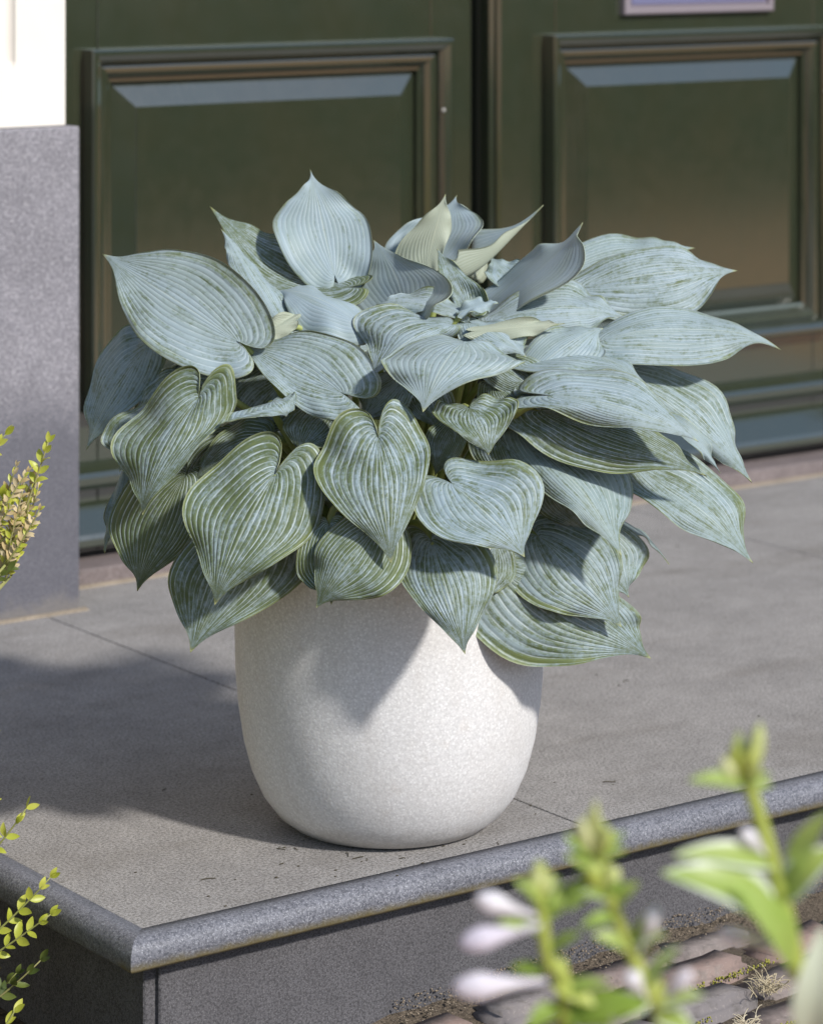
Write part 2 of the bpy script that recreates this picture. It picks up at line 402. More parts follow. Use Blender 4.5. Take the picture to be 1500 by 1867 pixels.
box('riser', (RX+.018, RY, -.30), (3.17, RY+.03, -TH-.0005), M['riser'], step, .002, 1)
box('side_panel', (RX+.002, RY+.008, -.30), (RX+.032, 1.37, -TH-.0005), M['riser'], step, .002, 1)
box('threshold', (-.15, 1.395, 0.0005), (2.5, 1.60, .030), M['threshold'], step, .003, 2)
def rough_strip(name, x0, x1, y0, y1, z, mat, parent, n=60, amp=.003):
    bm = bmesh.new(); rows = []
    for i in range(n+1):
        x = x0+(x1-x0)*i/n
        rows.append([bm.verts.new((x, y0+amp*noise.noise((x*17, 1.3, 0)), -.001)), bm.verts.new((x, (y0+y1)/2, z*(1+.5*noise.noise((x*29, 7, 0))))), bm.verts.new((x, y1+.001, z*1.1))])
    for a, b in zip(rows[:-1], rows[1:]):
        for k in range(2): bm.faces.new((a[k], b[k], b[k+1], a[k+1]))
    return from_bm(name, bm, mat, parent)
rough_strip('mortar_joint', .262, 2.5, 1.380, 1.396, .004, M['mortar'], step)
rough_strip('mortar_joint', -.2, .268, 1.236, 1.2515, .004, M['mortar'], step, 30)

# ------------------------------------------------------------------ door surround
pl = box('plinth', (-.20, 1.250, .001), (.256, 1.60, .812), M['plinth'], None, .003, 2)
tag(pl, 'speckled grey stone plinth block left of the green door', 'plinth')
def pilaster():
    o = box('pilaster', (-.17, 1.268, .8125), (.240, 1.60, 2.75), M['cream'], None, .003, 2)
    cut = bmesh.new()
    for cx in (-.045, .035, .128):
        pts = [Vector((cx, 1.264, .925)), Vector((cx, 1.264, 2.6))]
        tube(cut, pts, .017, 20)
        bmesh.ops.create_uvsphere(cut, u_segments=20, v_segments=12, radius=.0171, matrix=Matrix.Translation(pts[0]))
    c = from_bm('cutter', cut, M['cream'])
    md = o.modifiers.new('flutes', 'BOOLEAN'); md.operation = 'DIFFERENCE'; md.object = c; md.solver = 'EXACT'; md.use_self = True
    dg = bpy.context.evaluated_depsgraph_get(); me = bpy.data.meshes.new_from_object(o.evaluated_get(dg))
    o.modifiers.clear(); o.data = me; bpy.data.objects.remove(c)
    tag(o, 'cream painted fluted pilaster standing on the grey plinth', 'pilaster')
pilaster()
w = box('house_wall', (-9, 1.42, GZ), (-.205, 1.75, 5.5), M['mortar'], None); tag(w, 'pale house wall left of the door surround', 'wall')
w = box('house_wall', (2.62, 1.42, GZ), (11, 1.75, 5.5), M['mortar'], None); tag(w, 'pale house wall right of the green door', 'wall')
w = box('door_lintel', (-.2045, 1.44, 2.76), (2.6195, 1.75, 5.5), M['mortar'], None); tag(w, 'pale wall above the green double door', 'lintel')
w = box('door_jamb', (2.36, 1.40, .0305), (2.61, 1.70, 2.755), M['door'], None, .004); tag(w, 'dark green door jamb at the right of the door', 'jamb')

# ------------------------------------------------------------------ door leaves
DY = 1.50
MOULD = [(0, DY+.001), (.0005, DY-.034), (.004, DY-.037), (.010, DY-.037), (.020, DY-.030), (.026, DY-.021), (.0265, DY-.013), (.034, DY-.016), (.042, DY-.015), (.050, DY-.006), (.054, DY+.002), (.060, DY+.003), (.060, DY+.018)]
def door_leaf(x0, x1, px0, px1, label):
    d = empty('door_leaf', ((x0+x1)/2, DY, .03)); tag(d, label, 'door', 'leaves of the green double door')
    b = .0012
    sL, sR = px0+.031, px1-.031
    box('stile', (x0, DY, .034), (sL-.0006, DY+.05, 2.70), M['door'], d, b, 1)
    box('stile', (sR+.0006, DY, .034), (x1, DY+.05, 2.70), M['door'], d, b, 1)
    for z0, z1 in ((.034, .312), (.897, 1.25), (2.5, 2.70)):
        box('rail', (sL+.0006, DY, z0), (sR-.0006, DY+.05, z1), M['door'], d, b, 1)
    for z0, z1 in ((.282, .927), (1.22, 2.53)):
        frame_sweep('moulding', px0, px1, z0, z1, MOULD, M['door'], d)
        i0, i1 = .059, .106
        vs = []
        for ins, y in ((i0, DY+.016), (i1, DY-.006), (i1+.0015, DY-.0075)):
            vs += [(px0+ins, y, z0+ins), (px1-ins, y, z0+ins), (px1-ins, y, z1-ins), (px0+ins, y, z1-ins)]
        fs = [(4*k+i, 4*k+(i+1) % 4, 4*k+4+(i+1) % 4, 4*k+4+i) for k in range(2) for i in range(4)] + [(8, 9, 10, 11)]
        from_py('panel', vs, fs, M['door'], d)
    extrude_x('bottom_ledge', [(DY, .196), (DY-.030, .180), (DY-.036, .172), (DY-.036, .160), (DY-.026, .150), (DY, .149)], x0+.004, x1-.004, M['door'], d)
    extrude_x('weather_board', [(DY, .124), (DY-.012, .120), (DY-.050, .076), (DY-.054, .068), (DY-.054, .056), (DY-.04, .050), (DY, .049)], x0+.004, x1-.004, M['door'], d)
    for x, z in ((px1-.022, .79), (px0+.012, .905), (px1-.02, .31)):
        bm = bmesh.new(); bmesh.ops.create_uvsphere(bm, u_segments=10, v_segments=6, radius=.0035, matrix=Matrix.Translation((x, DY-.030, z)))
        from_bm('nail_head', bm, M['nail'], d, True)
    return d
dl = door_leaf(.262, 1.268, .404, 1.201, 'left leaf of the dark green panelled door beside the plinth')
dr = door_leaf(1.291, 2.355, 1.446, 2.206, 'right leaf of the dark green panelled door with the letter plate')
extrude_x('astragal_foot', [(DY, .05), (DY-.045, .05), (DY-.045, .034), (DY, .034)], 1.289, 1.352, M['door'], dr)
def astragal():
    prof = [(1.289, DY), (1.289, DY-.030), (1.296, DY-.036), (1.297, DY-.044), (1.303, DY-.050), (1.348, DY-.050), (1.352, DY-.044), (1.352, DY)]
    n = len(prof); vs = [(x, y, .05) for x, y in prof] + [(x, y, 2.70) for x, y in prof]
    fs = [(i, (i+1) % n, n+(i+1) % n, n+i) for i in range(n)] + [tuple(range(n-1, -1, -1)), tuple(range(n, 2*n))]
    from_py('astragal', vs, fs, M['door'], dr)
astragal()
box('rebate', (1.262, DY+.028, .034), (1.2945, DY+.06, 2.7), M['dark'], dr)
lp = empty('letter_plate', (1.85, DY, .96)); tag(lp, 'pinkish metal letter plate with violet flap on the right door leaf', 'letter plate')
frame_sweep('plate_frame', 1.645, 2.05, .962, 1.09, [(0, DY+.0005), (0, DY-.014), (.003, DY-.016), (.014, DY-.016), (.016, DY-.008), (.020, DY-.008)], M['plate'], lp)
box('flap', (1.665, DY-.012, .9815), (2.03, DY-.004, 1.072), M['flap'], lp, .002, 2)

# ------------------------------------------------------------------ pot
def pot():
    prof = [(0, .0045), (.098, .0045), (.104, 0), (.116, .0), (.128, .004), (.146, .018), (.164, .042), (.178, .073), (.188, .110), (.195, .155), (.1988, .20), (.200, .245), (.200, .30), (.199, .35), (.1985, .385), (.1975, .392), (.195, .3955), (.1855, .3955), (.183, .393), (.181, .385), (.180, .33), (.0, .33)]
    SEG = 112; vs, fs = [], []
    for r, z in prof:
        for k in range(SEG):
            a = 2*math.pi*k/SEG
            zz = z
            # foot notch for drainage
            da = (a-(-1.05)+math.pi) % (2*math.pi)-math.pi
            if .1 < r < .13 and z < .01 and abs(da) < .13: zz += .0055*(1-(da/.13)**2)
            w = 1+.004*noise.noise((math.cos(a)*1.5, math.sin(a)*1.5, z*5))
            vs.append((r*w*math.cos(a), r*w*math.sin(a), zz))
    for i in range(len(prof)-1):
        for k in range(SEG):
            k2 = (k+1) % SEG
            if prof[i][0] == 0: 
                fs.append((i*SEG, (i+1)*SEG+k2, (i+1)*SEG+k)) if k >= 0 else None
            elif prof[i+1][0] == 0:
                fs.append((i*SEG+k, i*SEG+k2, (i+1)*SEG))
            else:
                fs.append((i*SEG+k, i*SEG+k2, (i+1)*SEG+k2, (i+1)*SEG+k))
    p = empty('plant_pot', (0, 0, .001)); tag(p, 'pale speckled rounded stone pot holding the blue leaved plant', 'pot')
    o = from_py('pot_body', vs, fs, M['pot'], p, True)
    bm = bmesh.new(); bm.from_mesh(o.data); bmesh.ops.recalc_face_normals(bm, faces=bm.faces); bm.to_mesh(o.data); bm.free()
    bm = bmesh.new(); bmesh.ops.create_circle(bm, cap_ends=True, segments=60, radius=.181)
    bmesh.ops.subdivide_edges(bm, edges=bm.edges, cuts=2, use_grid_fill=True)
    for v in bm.verts: v.co.z = .355+.008*noise.noise(v.co*30)
    from_bm('soil', bm, M['soil'], p, True)
pot()

# ------------------------------------------------------------------ hosta
HALF = [(0, 0), (-.065, .045), (-.13, .13), (-.163, .28), (-.15, .46), (-.085, .67), (.04, .87), (.19, .975), (.34, 1.0), (.50, .915), (.65, .715), (.77, .455), (.855, .24), (.91, .125), (.955, .062), (1.0, .012)]
def catmull(P, n):
    out = []
    Q = [P[0]] + list(P) + [P[-1]]
    segs = len(P)-1; dense = []
    for i in range(segs):
        a, b, c, d = [Vector((*q, 0)) for q in Q[i:i+4]]
        for k in range(12):
            t = k/12
            dense.append(.5*((2*b)+(c-a)*t+(2*a-5*b+4*c-d)*t*t+(3*b-a-3*c+d)*t**3))
    dense.append(Vector((*P[-1], 0)))
    L = [0]
    for a, b in zip(dense[:-1], dense[1:]): L.append(L[-1]+(b-a).length)
    j = 0
    for i in range(n+1):
        g = L[-1]*(i/n)
        while j < len(L)-2 and L[j+1] < g: j += 1
        f = (g-L[j])/max(L[j+1]-L[j], 1e-9)
        out.append(dense[j].lerp(dense[j+1], min(max(f, 0), 1)))
    return out
NS, NT = 44, 22
EDGE = catmull(HALF, NS)

def leaf_mesh(B, T, E1, E2, Mid, lobe=1.0, wave=.0068, tipcurl=-.004, seed=0, under_up=False, fold_pow=1.7, th=.0011, lobecurl=0.0, acu=1.14):
    rnd = random.Random(seed)
    ctrl = 2*Mid-.5*(B+T)
    def Cx(x):
        if x < 0:
            return B+(ctrl-B)*2*x
        return bez(B, ctrl, T, x)
    def Tx(x):
        x = max(x, 0); return ((ctrl-B)*(1-x)+(T-ctrl)*x).normalized()
    xw = .34; c0 = Cx(xw); t0 = Tx(xw)
    A1, A2 = E1-c0, E2-c0
    odd, even = (A2-A1)*.5, (A1+A2)*.5
    n0 = (T-B).cross(E2-E1).normalized()
    vup = (Vector((0, 0, 1))*1.0-Fw*.6)
    if (n0.dot(vup) < 0) != under_up: n0 = -n0
    size = (T-B).length
    ph = [rnd.uniform(0, 6.3) for _ in range(6)]
    fr = [rnd.uniform(1.6, 3.0), rnd.uniform(3.5, 5.5)]
    def pt(t, si):
        a = abs(t); e = EDGE[si]; s = si/NS
        xe = e.x*(lobe if e.x < 0 else 1)
        wgt = a**1.25
        x = (1-wgt)*s**1.15+wgt*xe
        y = (e.y if xe < .34 else max(e.y, 0)**(1+(acu-1)*min(1, (xe-.34)/.2)))*a*(1 if t >= 0 else -1)
        q = t0.rotation_difference(Tx(x))
        lat = q @ (odd*y) + q @ (even*(abs(y)**fold_pow))
        p = Cx(x)+lat
        nn = q @ n0
        side = 0 if t < 0 else 3
        wv = wave*(a**2.2)*(math.sin(fr[0]*6.3*s+ph[side])+.5*math.sin(fr[1]*6.3*s+ph[side+1]))*math.sin(math.pi*min(max(s, 0), 1))
        wv += .0085*noise.noise((p*9)+Vector((seed*3.1, 0, 0)))
        if e.x < 0.05: wv += lobecurl*a*a*max(0, .05-xe)/.17
        p = p+nn*wv
        if tipcurl and s > .7: p = p+nn*(tipcurl*((s-.7)/.3)**2)
        return p
    ts = [(-1+2*k/NT) for k in range(NT+1)]
    V = [B.copy()]; 
    for si in range(1, NS):
        for t in ts: V.append(pt(t, si))
    V.append(pt(0, NS)); nV = len(V)
    W_ = NT+1
    idx = lambda si, k: 1+(si-1)*W_+k
    F_, UVs = [], []
    for k in range(NT):
        F_.append((0, idx(1, k), idx(1, k+1))); UVs.append(((.5*(ts[k]+ts[k+1])*.5+.5, 0), (ts[k]*.5+.5, 1/NS), (ts[k+1]*.5+.5, 1/NS)))
    for si in range(1, NS-1):
        for k in range(NT):
            F_.append((idx(si, k), idx(si+1, k), idx(si+1, k+1), idx(si, k+1)))
            UVs.append(((ts[k]*.5+.5, si/NS), (ts[k]*.5+.5, (si+1)/NS), (ts[k+1]*.5+.5, (si+1)/NS), (ts[k+1]*.5+.5, si/NS)))
    for k in range(NT):
        F_.append((idx(NS-1, k), nV-1, idx(NS-1, k+1))); UVs.append(((ts[k]*.5+.5, (NS-1)/NS), (.5*(ts[k]+ts[k+1])*.5+.5, 1), (ts[k+1]*.5+.5, (NS-1)/NS)))
    # orientation of the top side
    ctr = NS//2
    a, b, c = V[idx(ctr, NT//2)], V[idx(ctr+1, NT//2)], V[idx(ctr, NT//2+1)]
    if (b-a).cross(c-a).dot(n0) < 0:
        F_ = [tuple(reversed(f)) for f in F_]; UVs = [tuple(reversed(u)) for u in UVs]
    # normals per vertex for the lower layer
    nor = [Vector() for _ in V]
    for f in F_:
        q = (V[f[1]]-V[f[0]]).cross(V[f[2]]-V[f[0]])
        for i in f: nor[i] += q
    LV = [v-(n.normalized()*th if n.length > 0 else n0*th) for v, n in zip(V, nor)]
    loops = [idx(si, 0) for si in range(1, NS)]; loops2 = [idx(si, NT) for si in range(1, NS)]
    faces = list(F_)+[tuple(i+nV for i in reversed(f)) for f in F_]
    uvs = list(UVs)+[tuple(reversed(u)) for u in UVs]
    mi = [0]*len(F_)+[1]*len(F_)
    for lp_, tt in ((([0]+loops+[nV-1]), 0.0), (([0]+loops2+[nV-1]), 1.0)):
        for i, (p, q) in enumerate(zip(lp_[:-1], lp_[1:])):
            faces.append((p, q, q+nV, p+nV)); uvs.append(((tt, i/NS),)*4); mi.append(0)
    me = bpy.data.meshes.new('leaf'); me.from_pydata([tuple(v) for v in V+LV], [], faces)
    ul = me.uv_layers.new(name='UVMap')
    for p, u in zip(me.polygons, uvs):
        p.use_smooth = p.index < 2*len(F_); p.material_index = mi[p.index]
        for li, c in zip(p.loop_indices, u): ul.data[li].uv = c
    me.materials.append(M['leaf_top']); me.materials.append(M['leaf_under'])
    me.update()
    return me
hosta = empty('hosta_plant', (0, 0, .36)); tag(hosta, 'large blue grey hosta with heart shaped ribbed leaves in the pale pot', 'hosta')
leaf_n = [0]
def add_leaf(B, T, E1, E2, Mid, wear, petiole=True, **kw):
    leaf_n[0] += 1
    me = leaf_mesh(B, T, E1, E2, Mid, seed=leaf_n[0], **kw)
    o = link('leaf', me, None, hosta); o.color = (wear, 0, 0, 1)
    if petiole:
        r = random.Random(leaf_n[0]); ang = math.atan2(B.y, B.x)+r.uniform(-.3, .3); rr = r.uniform(.02, .075)
        base = Vector((rr*math.cos(ang), rr*math.sin(ang), .345))
        back = (B-T).normalized(); top = B+Vector((0, 0, 1))*.02+(B-T).normalized()*.01
        nn = (T-B).cross(E2-E1).normalized()
        if nn.dot(Vector((0, 0, 1))-Fw*.6) < 0: nn = -nn
        k = B+(B-T).normalized()*.06-nn*.045+Vector((0, 0, .01))
        bm = bmesh.new(); n = 12
        B2 = B-nn*.0052+(T-B).normalized()*.006
        tube(bm, [bez(base, k, B2, i/n) for i in range(n+1)], [.0065-.0028*i/n for i in range(n+1)], 7)
        from_bm('petiole', bm, M['petiole'], o, True)
    return o
PX = .000708
def L(B, T, E1, E2, d0, kx, ky, arch=.012, cup=.012, wear=.4, mid=None, pet=True, dd=(0, 0, 0), **kw):
    """B sinus, T tip, E1/E2 widest edge points in photo px; depth is a tilted plane through B (kx, ky); dd = extra depth of T, E1, E2"""
    dep = lambda p, x=0: d0+(kx*(p[0]-B[0])+ky*(p[1]-B[1]))*PX+x
    b = at_depth(*B, d0); t = at_depth(*T, dep(T, dd[0])); e1 = at_depth(*E1, dep(E1, dd[1])); e2 = at_depth(*E2, dep(E2, dd[2]))
    n = (t-b).cross(e2-e1).normalized()
    if n.dot(Vector((0, 0, 1))-Fw*.6) < 0: n = -n
    m = at_depth(*mid[:2], dep(mid[:2], mid[2] if len(mid) > 2 else 0)) if mid else b.lerp(t, .5)
    m = m+n*arch
    # keep the widest points on their sight lines, lift them towards the eye for a cupped blade
    def lift(e): 
        q = (CAM-e).normalized(); return e+q*cup
    return add_leaf(b, t, lift(e1), lift(e2), m, wear, pet, **kw)

# --- crown, back row
L((610, 505), (565, 306), (497, 412), (673, 408), -.03, 0, .55, .004, .012, .24, tipcurl=-.006, acu=1.55)
L((632, 524), (385, 372), (548, 446), (480, 526), -.01, .2, .55, -.006, .0, .72, mid=(500, 478), dd=(0, -.05, .035))
L((520, 600), (404, 412), (428, 510), (515, 540), .085, .2, .45, .0, .0, .40, dd=(0, .0, -.03))
L((655, 590), (497, 527), (606, 541), (556, 606), .085, .1, 1.1, .014, .0, .12)
L((742, 572), (676, 436), (630, 528), (822, 520), .035, 1.15, .40, -.014, .012, .1, fold_pow=2.2, acu=1.5)
L((775, 480), (829, 350), (706, 444), (878, 416), -.10, .3, .5, .0, .010, .1, acu=1.4)
L((775, 492), (813, 358), (718, 460), (815, 440), -.055, .2, .3, .006, .0, .3, under_up=True)
L((848, 560), (797, 450), (812, 528), (884, 536), .05, 0, .45, .0, .006, .6)
L((800, 497), (982, 370), (872, 440), (838, 458), -.07, -.1, .4, .0, .0, .1, mid=(872, 492, .0), dd=(0, -.07, .02), fold_pow=1.3)
L((895, 560), (1055, 402), (948, 470), (1040, 500), -.03, .75, .45, .0, .0, .1, mid=(985, 492), dd=(0, -.03, .035))
L((955, 540), (893, 465), (888, 505), (955, 478), -.06, 0, .7, .0, .006, .4)
L((1010, 510), (1266, 453), (1120, 430), (1130, 500), -.14, -.15, .9, .012, .0, .4)
L((1070, 522), (1347, 490), (1185, 454), (1235, 578), -.07, -.15, .75, .012, .004, .50)
L((905, 585), (1148, 572), (1045, 513), (1030, 612), .035, -.15, 1.0, .016, .0, .38)
L((835, 572), (683, 550), (765, 527), (750, 570), .085, .1, 1.2, .006, .0, .45)
L((842, 567), (910, 550), (868, 544), (880, 570), .095, -.1, 1.0, .004, .0, .15)
L((870, 605), (1026, 594), (960, 583), (935, 622), .10, -.1, .5, .004, .0, .5, under_up=True)
L((822, 592), (672, 690), (648, 578), (752, 640), .105, .1, .8, .022, .0, .5, lobe=.6)
L((532, 590), (448, 628), (512, 577), (500, 622), .09, .1, .6, .003, .0, .45, under_up=True)
# --- left side
L((434, 622), (183, 459), (400, 474), (280, 640), .115, .28, .50, .004, .012, .42, wave=.003)
L((266, 632), (152, 822), (184, 642), (264, 712), .01, .5, .35, .014, .0, .45)
L((490, 690), (290, 680), (410, 630), (400, 745), .04, .2, .5, .006, .0, .6)
L((520, 690), (420, 800), (430, 700), (540, 770), .06, .2, .3, .006, .0, .6)
L((330, 700), (250, 820), (250, 720), (340, 800), .03, .3, .3, .006, .0, .6)
L((290, 740), (212, 862), (190, 788), (272, 805), .07, .4, .4, .008, .0, .55)
L((362, 726), (258, 940), (212, 796), (402, 772), .14, .35, .45, .018, -.004, .68, lobecurl=.02, lobe=1.25)
L((338, 870), (247, 1080), (196, 930), (372, 960), .12, .3, .30, .014, .0, .85)
L((225, 865), (187, 1012), (196, 930), (225, 930), .05, .3, .2, .006, .0, .5)
L((498, 730), (526, 762), (402, 772), (540, 722), .165, .0, .8, .008, .0, .5, lobe=1.4)
L((480, 800), (345, 880), (420, 772), (440, 862), .11, .2, .6, .01, .0, .75)
L((612, 735), (540, 835), (520, 765), (628, 800), .12, .1, .5, .01, .0, .7)
L((622, 716), (437, 625), (636, 622), (548, 738), .165, .18, .75, .004, .010, .48, lobe=1.5)
L((735, 690), (655, 770), (660, 700), (730, 760), .11, .1, .6, .008, .0, .55)
# --- centre and front
L((846, 622), (769, 752), (696, 655), (952, 668), .165, 0, .95, .022, -.006, .36, lobe=.8)
L((856, 742), (893, 832), (790, 752), (944, 728), .215, 0, .6, .010, .004, .72, tipcurl=-.006, lobe=1.15)
L((832, 770), (792, 870), (775, 800), (845, 820), .15, 0, .5, .006, .0, .8)
L((690, 796), (713, 1028), (572, 862), (784, 826), .25, .05, .42, .022, -.002, .66, lobecurl=.012, lobe=1.35)
L((824, 882), (960, 1016), (786, 968), (982, 868), .265, -.05, .60, .012, .010, .50, lobe=1.55)
L((786, 986), (849, 1197), (722, 1042), (906, 1032), .260, 0, .36, .020, .0, .62)
L((692, 958), (572, 1112), (586, 986), (724, 1072), .285, .1, .30, .014, .0, .74)
L((600, 960), (604, 1106), (540, 1040), (670, 1045), .265, 0, .25, .01, .0, .8)
L((503, 860), (390, 1105), (342, 902), (574, 966), .24, .15, .40, .022, -.002, .74, lobecurl=.012, lobe=1.45)
L((474, 958), (345, 1192), (319, 1024), (562, 1046), .215, .1, .28, .014, .0, .68)
# --- right side
L((950, 694), (1102, 595), (1000, 606), (1088, 668), .125, -.1, .9, .012, .0, .35)
L((1102, 622), (1428, 634), (1236, 566), (1262, 672), .06, -.18, .9, .016, -.002, .42, lobe=.8, mid=(1262, 612), acu=1.35)
L((1140, 690), (1378, 880), (1300, 706), (1228, 778), .05, -.35, .55, .020, -.002, .48)
L((1205, 752), (1316, 862), (1275, 790), (1250, 808), .085, -.3, .5, .004, .0, .3)
L((1008, 722), (1272, 806), (1122, 676), (1086, 772), .195, -.22, .85, .018, .002, .44, lobe=1.5)
L((990, 752), (1292, 866), (1140, 762), (1048, 850), .155, -.2, .60, .010, -.004, .74, lobe=1.2)
L((952, 795), (1138, 1014), (1142, 876), (984, 896), .135, -.1, .55, .018, .0, .45, dd=(0, -.04, 0))
L((1156, 848), (1380, 1025), (1318, 868), (1200, 936), .095, -.32, .65, .012, .006, .52, lobe=1.3)
L((1060, 962), (1152, 1092), (1182, 1000), (1070, 1060), .10, -.2, .4, .01, .0, .5)
L((982, 978), (1138, 1146), (1108, 968), (950, 1090), .125, -.08, .42, .018, .0, .55, lobe=1.35)
L((916, 1040), (1192, 1203), (1120, 1082), (926, 1204), .152, -.25, .20, .012, .0, .62)
L((900, 1000), (880, 1100), (870, 1050), (940, 1050), .15, 0, .2, .006, .0, .6)
L((900, 700), (962, 775), (880, 745), (960, 720), .12, 0, .5, .006, .0, .7)
L((880, 650), (1000, 730), (900, 705), (980, 660), .11, -.1, .5, .006, .0, .6)
L((900, 790), (950, 900), (860, 830), (970, 830), .13, 0, .3, .008, .0, .7)
L((760, 690), (800, 790), (720, 730), (830, 730), .10, 0, .3, .008, .0, .7)
L((640, 830), (610, 950), (570, 880), (690, 890), .12, 0, .3, .008, .0, .75)
L((420, 800), (330, 920), (330, 820), (440, 900), .08, .2, .3, .008, .0, .75)
L((860, 590), (960, 650), (870, 640), (950, 605), .09, -.1, .8, .006, .0, .4)
L((1060, 720), (1130, 820), (1050, 790), (1140, 750), .06, -.2, .5, .006, .0, .6)
L((1000, 860), (1080, 980), (980, 930), (1090, 900), .09, -.1, .3, .008, .0, .6)
# --- the far side of the clump, seen only from elsewhere
rb = random.Random(5)
for i in range(16):
    a = rad(-20+i*13.5)+rb.uniform(-.1, .1)          # around the back, seen from above
    dirv = (Fw*math.sin(a)+Rt*math.cos(a)*.9)
    el = rb.choice((.05, .25, .45)); ln = rb.uniform(.17, .23)
    B = dirv*rb.uniform(.13, .22)+Up*(.40+el*.45)
    T = B+dirv*ln*math.cos(el-.35)+Up*ln*(math.sin(el-.55))
    lat = dirv.cross(Up).normalized()*ln*.36; c = B.lerp(T, .34)
    add_leaf(B, T, c-lat+Up*.01, c+lat+Up*.01, B.lerp(T, .5)+Up*.025, .4)

# ------------------------------------------------------------------ brick paving by the step
pave = from_py('paving', [], [], M['sand']); tag(pave, kind='structure')
def pave_z(x, y): return -.157-.032*max(0, .42-x)-.012*max(0, -y-.2)
def sand_bed():
    bm = bmesh.new(); nx, ny = 90, 50; g = []
    for j in range(ny+1):
        row = []
        for i in range(nx+1):
            x = -.43+2.13*i/nx; y = RY+.002-1.15*j/ny
            z = pave_z(x, y)-.016+.004*noise.noise((x*40, y*40, 0))
            if j < 2: z += (.014+.010*noise.noise((x*14, 2, 0)))*(1-j/2)          # sand banked against the riser
            row.append(bm.verts.new((x, y, z)))
        g.append(row)
    for j in range(ny):
        for i in range(nx): bm.faces.new((g[j][i], g[j+1][i], g[j+1][i+1], g[j][i+1]))
    o = from_bm('joint_sand', bm, M['joint'], pave, True); o['kind'] = 'stuff'
sand_bed()
BL, BW, BH = .142, .066, .06
def brick_mesh(seed):
    bm = bmesh.new(); box_bm(bm, (-BL/2, -BW/2, -BH), (BL/2, BW/2, 0))
    es = [e for e in bm.edges if abs(e.verts[0].co.x-e.verts[1].co.x) > .1]
    bmesh.ops.subdivide_edges(bm, edges=es, cuts=3)
    bmesh.ops.bevel(bm, geom=[e for e in bm.edges if e.is_boundary is False and len(e.link_faces) == 2 and e.calc_face_angle(0) > 1], offset=.010, segments=3, affect='EDGES')
    for v in bm.verts:
        v.co += Vector((noise.noise(v.co*20+Vector((seed, 0, 0)))*.006, noise.noise(v.co*20+Vector((0, seed, 3)))*.005, noise.noise(v.co*26+Vector((5, 0, seed)))*.004))
    me = bpy.data.meshes.new('brick'); bm.to_mesh(me); bm.free()
    for p in me.polygons: p.use_smooth = True
    me.materials.append(M['brick']); return me
brick_src = [brick_mesh(k*7.3) for k in range(6)]
rbk = random.Random(11); PA = rad(4)
for j in range(16):
    for i in range(18):
        lx = -1.05+i*(BL+.014)+(.075 if j % 2 else 0)+rbk.uniform(-.012, .012); ly = -.012-j*(BW+.012)
        x = lx*math.cos(PA)-ly*math.sin(PA); y = RY+lx*math.sin(PA)-.050+ly*math.cos(PA)
        if y > RY-.035 or x < -.36 or x > 1.6 or y < -1.25: continue
        o = bpy.data.objects.new('brick', rbk.choice(brick_src)); COL.objects.link(o); o.parent = pave
        o.location = (x, y, pave_z(x, y)+rbk.uniform(-.008, .005)); o.rotation_euler = (rbk.uniform(-.05, .05), rbk.uniform(-.04, .04), PA+rbk.uniform(-.04, .04)+(math.pi if rbk.random() < .5 else 0))

# loose sand and grit along the foot of the riser, moss in the joints
def ico():
    bm = bmesh.new(); bmesh.ops.create_icosphere(bm, subdivisions=1, radius=1.0)
    bm.verts.index_update(); v = [x.co.copy() for x in bm.verts]; f = [tuple(q.index for q in x.verts) for x in bm.faces]; bm.free(); return v, f
ICO = ico()
def blobs(name, items, mat):
    vs, fs = [], []
    for m in items:
        k = len(vs); vs += [m @ v for v in ICO[0]]; fs += [tuple(i+k for i in f) for f in ICO[1]]
    return from_py(name, vs, fs, mat, None, True)
def grains(name, n, fn, size, mat, label, cat):
    r = random.Random(n); it = []
    for i in range(n):
        p = fn(r); s = size*r.uniform(.4, 1.3)
        it.append(Matrix.Translation(p) @ Matrix.Rotation(r.uniform(0, 6), 4, 'Z') @ Matrix.Diagonal((s, s*r.uniform(.6, 1.2), s*r.uniform(.4, .8), 1)))
    o = blobs(name, it, mat); tag(o, label, cat, kind='stuff'); return o
def grit_pos(r):
    x = r.uniform(-.12, .75); q = abs(r.gauss(0, 1))
    y = RY-.002-q*.013*(1+.8*noise.noise((x*9, 0, 4))); return Vector((x, y, pave_z(x, y)+.006-q*.004+max(0, .012*(1-q))))
grains('loose_grit', 1500, grit_pos, .0015, M['sand'], 'sandy grit along the foot of the doorstep', 'grit')
def moss_pos(r):
    j = r.choice((1, 2, 3, 4, 5)); lx = r.uniform(-.1, 1.1); ly = -.012-j*(BW+.012)-(BW+.012)/2
    x = lx*math.cos(PA)-ly*math.sin(PA); y = RY+lx*math.sin(PA)-.050+ly*math.cos(PA)+r.gauss(0, .002)
    if noise.noise((x*6, j*3.7, 1)) < -.05: lx = .5; x += 3
    return Vector((x, y, pave_z(x, y)-.004))
def moss():
    r = random.Random(3); it = []
    for i in range(4200):
        p = moss_pos(r)
        if p.x > 1.5: continue
        it.append(Matrix.Translation(p+Vector((r.gauss(0, .002), r.gauss(0, .0025), r.gauss(0, .0015)))) @ Matrix.Scale(.0015*r.uniform(.5, 1.4), 4))
    o = blobs('joint_moss', it, M['moss']); tag(o, 'yellow green moss in the joints between the paving bricks', 'moss', kind='stuff')
moss()
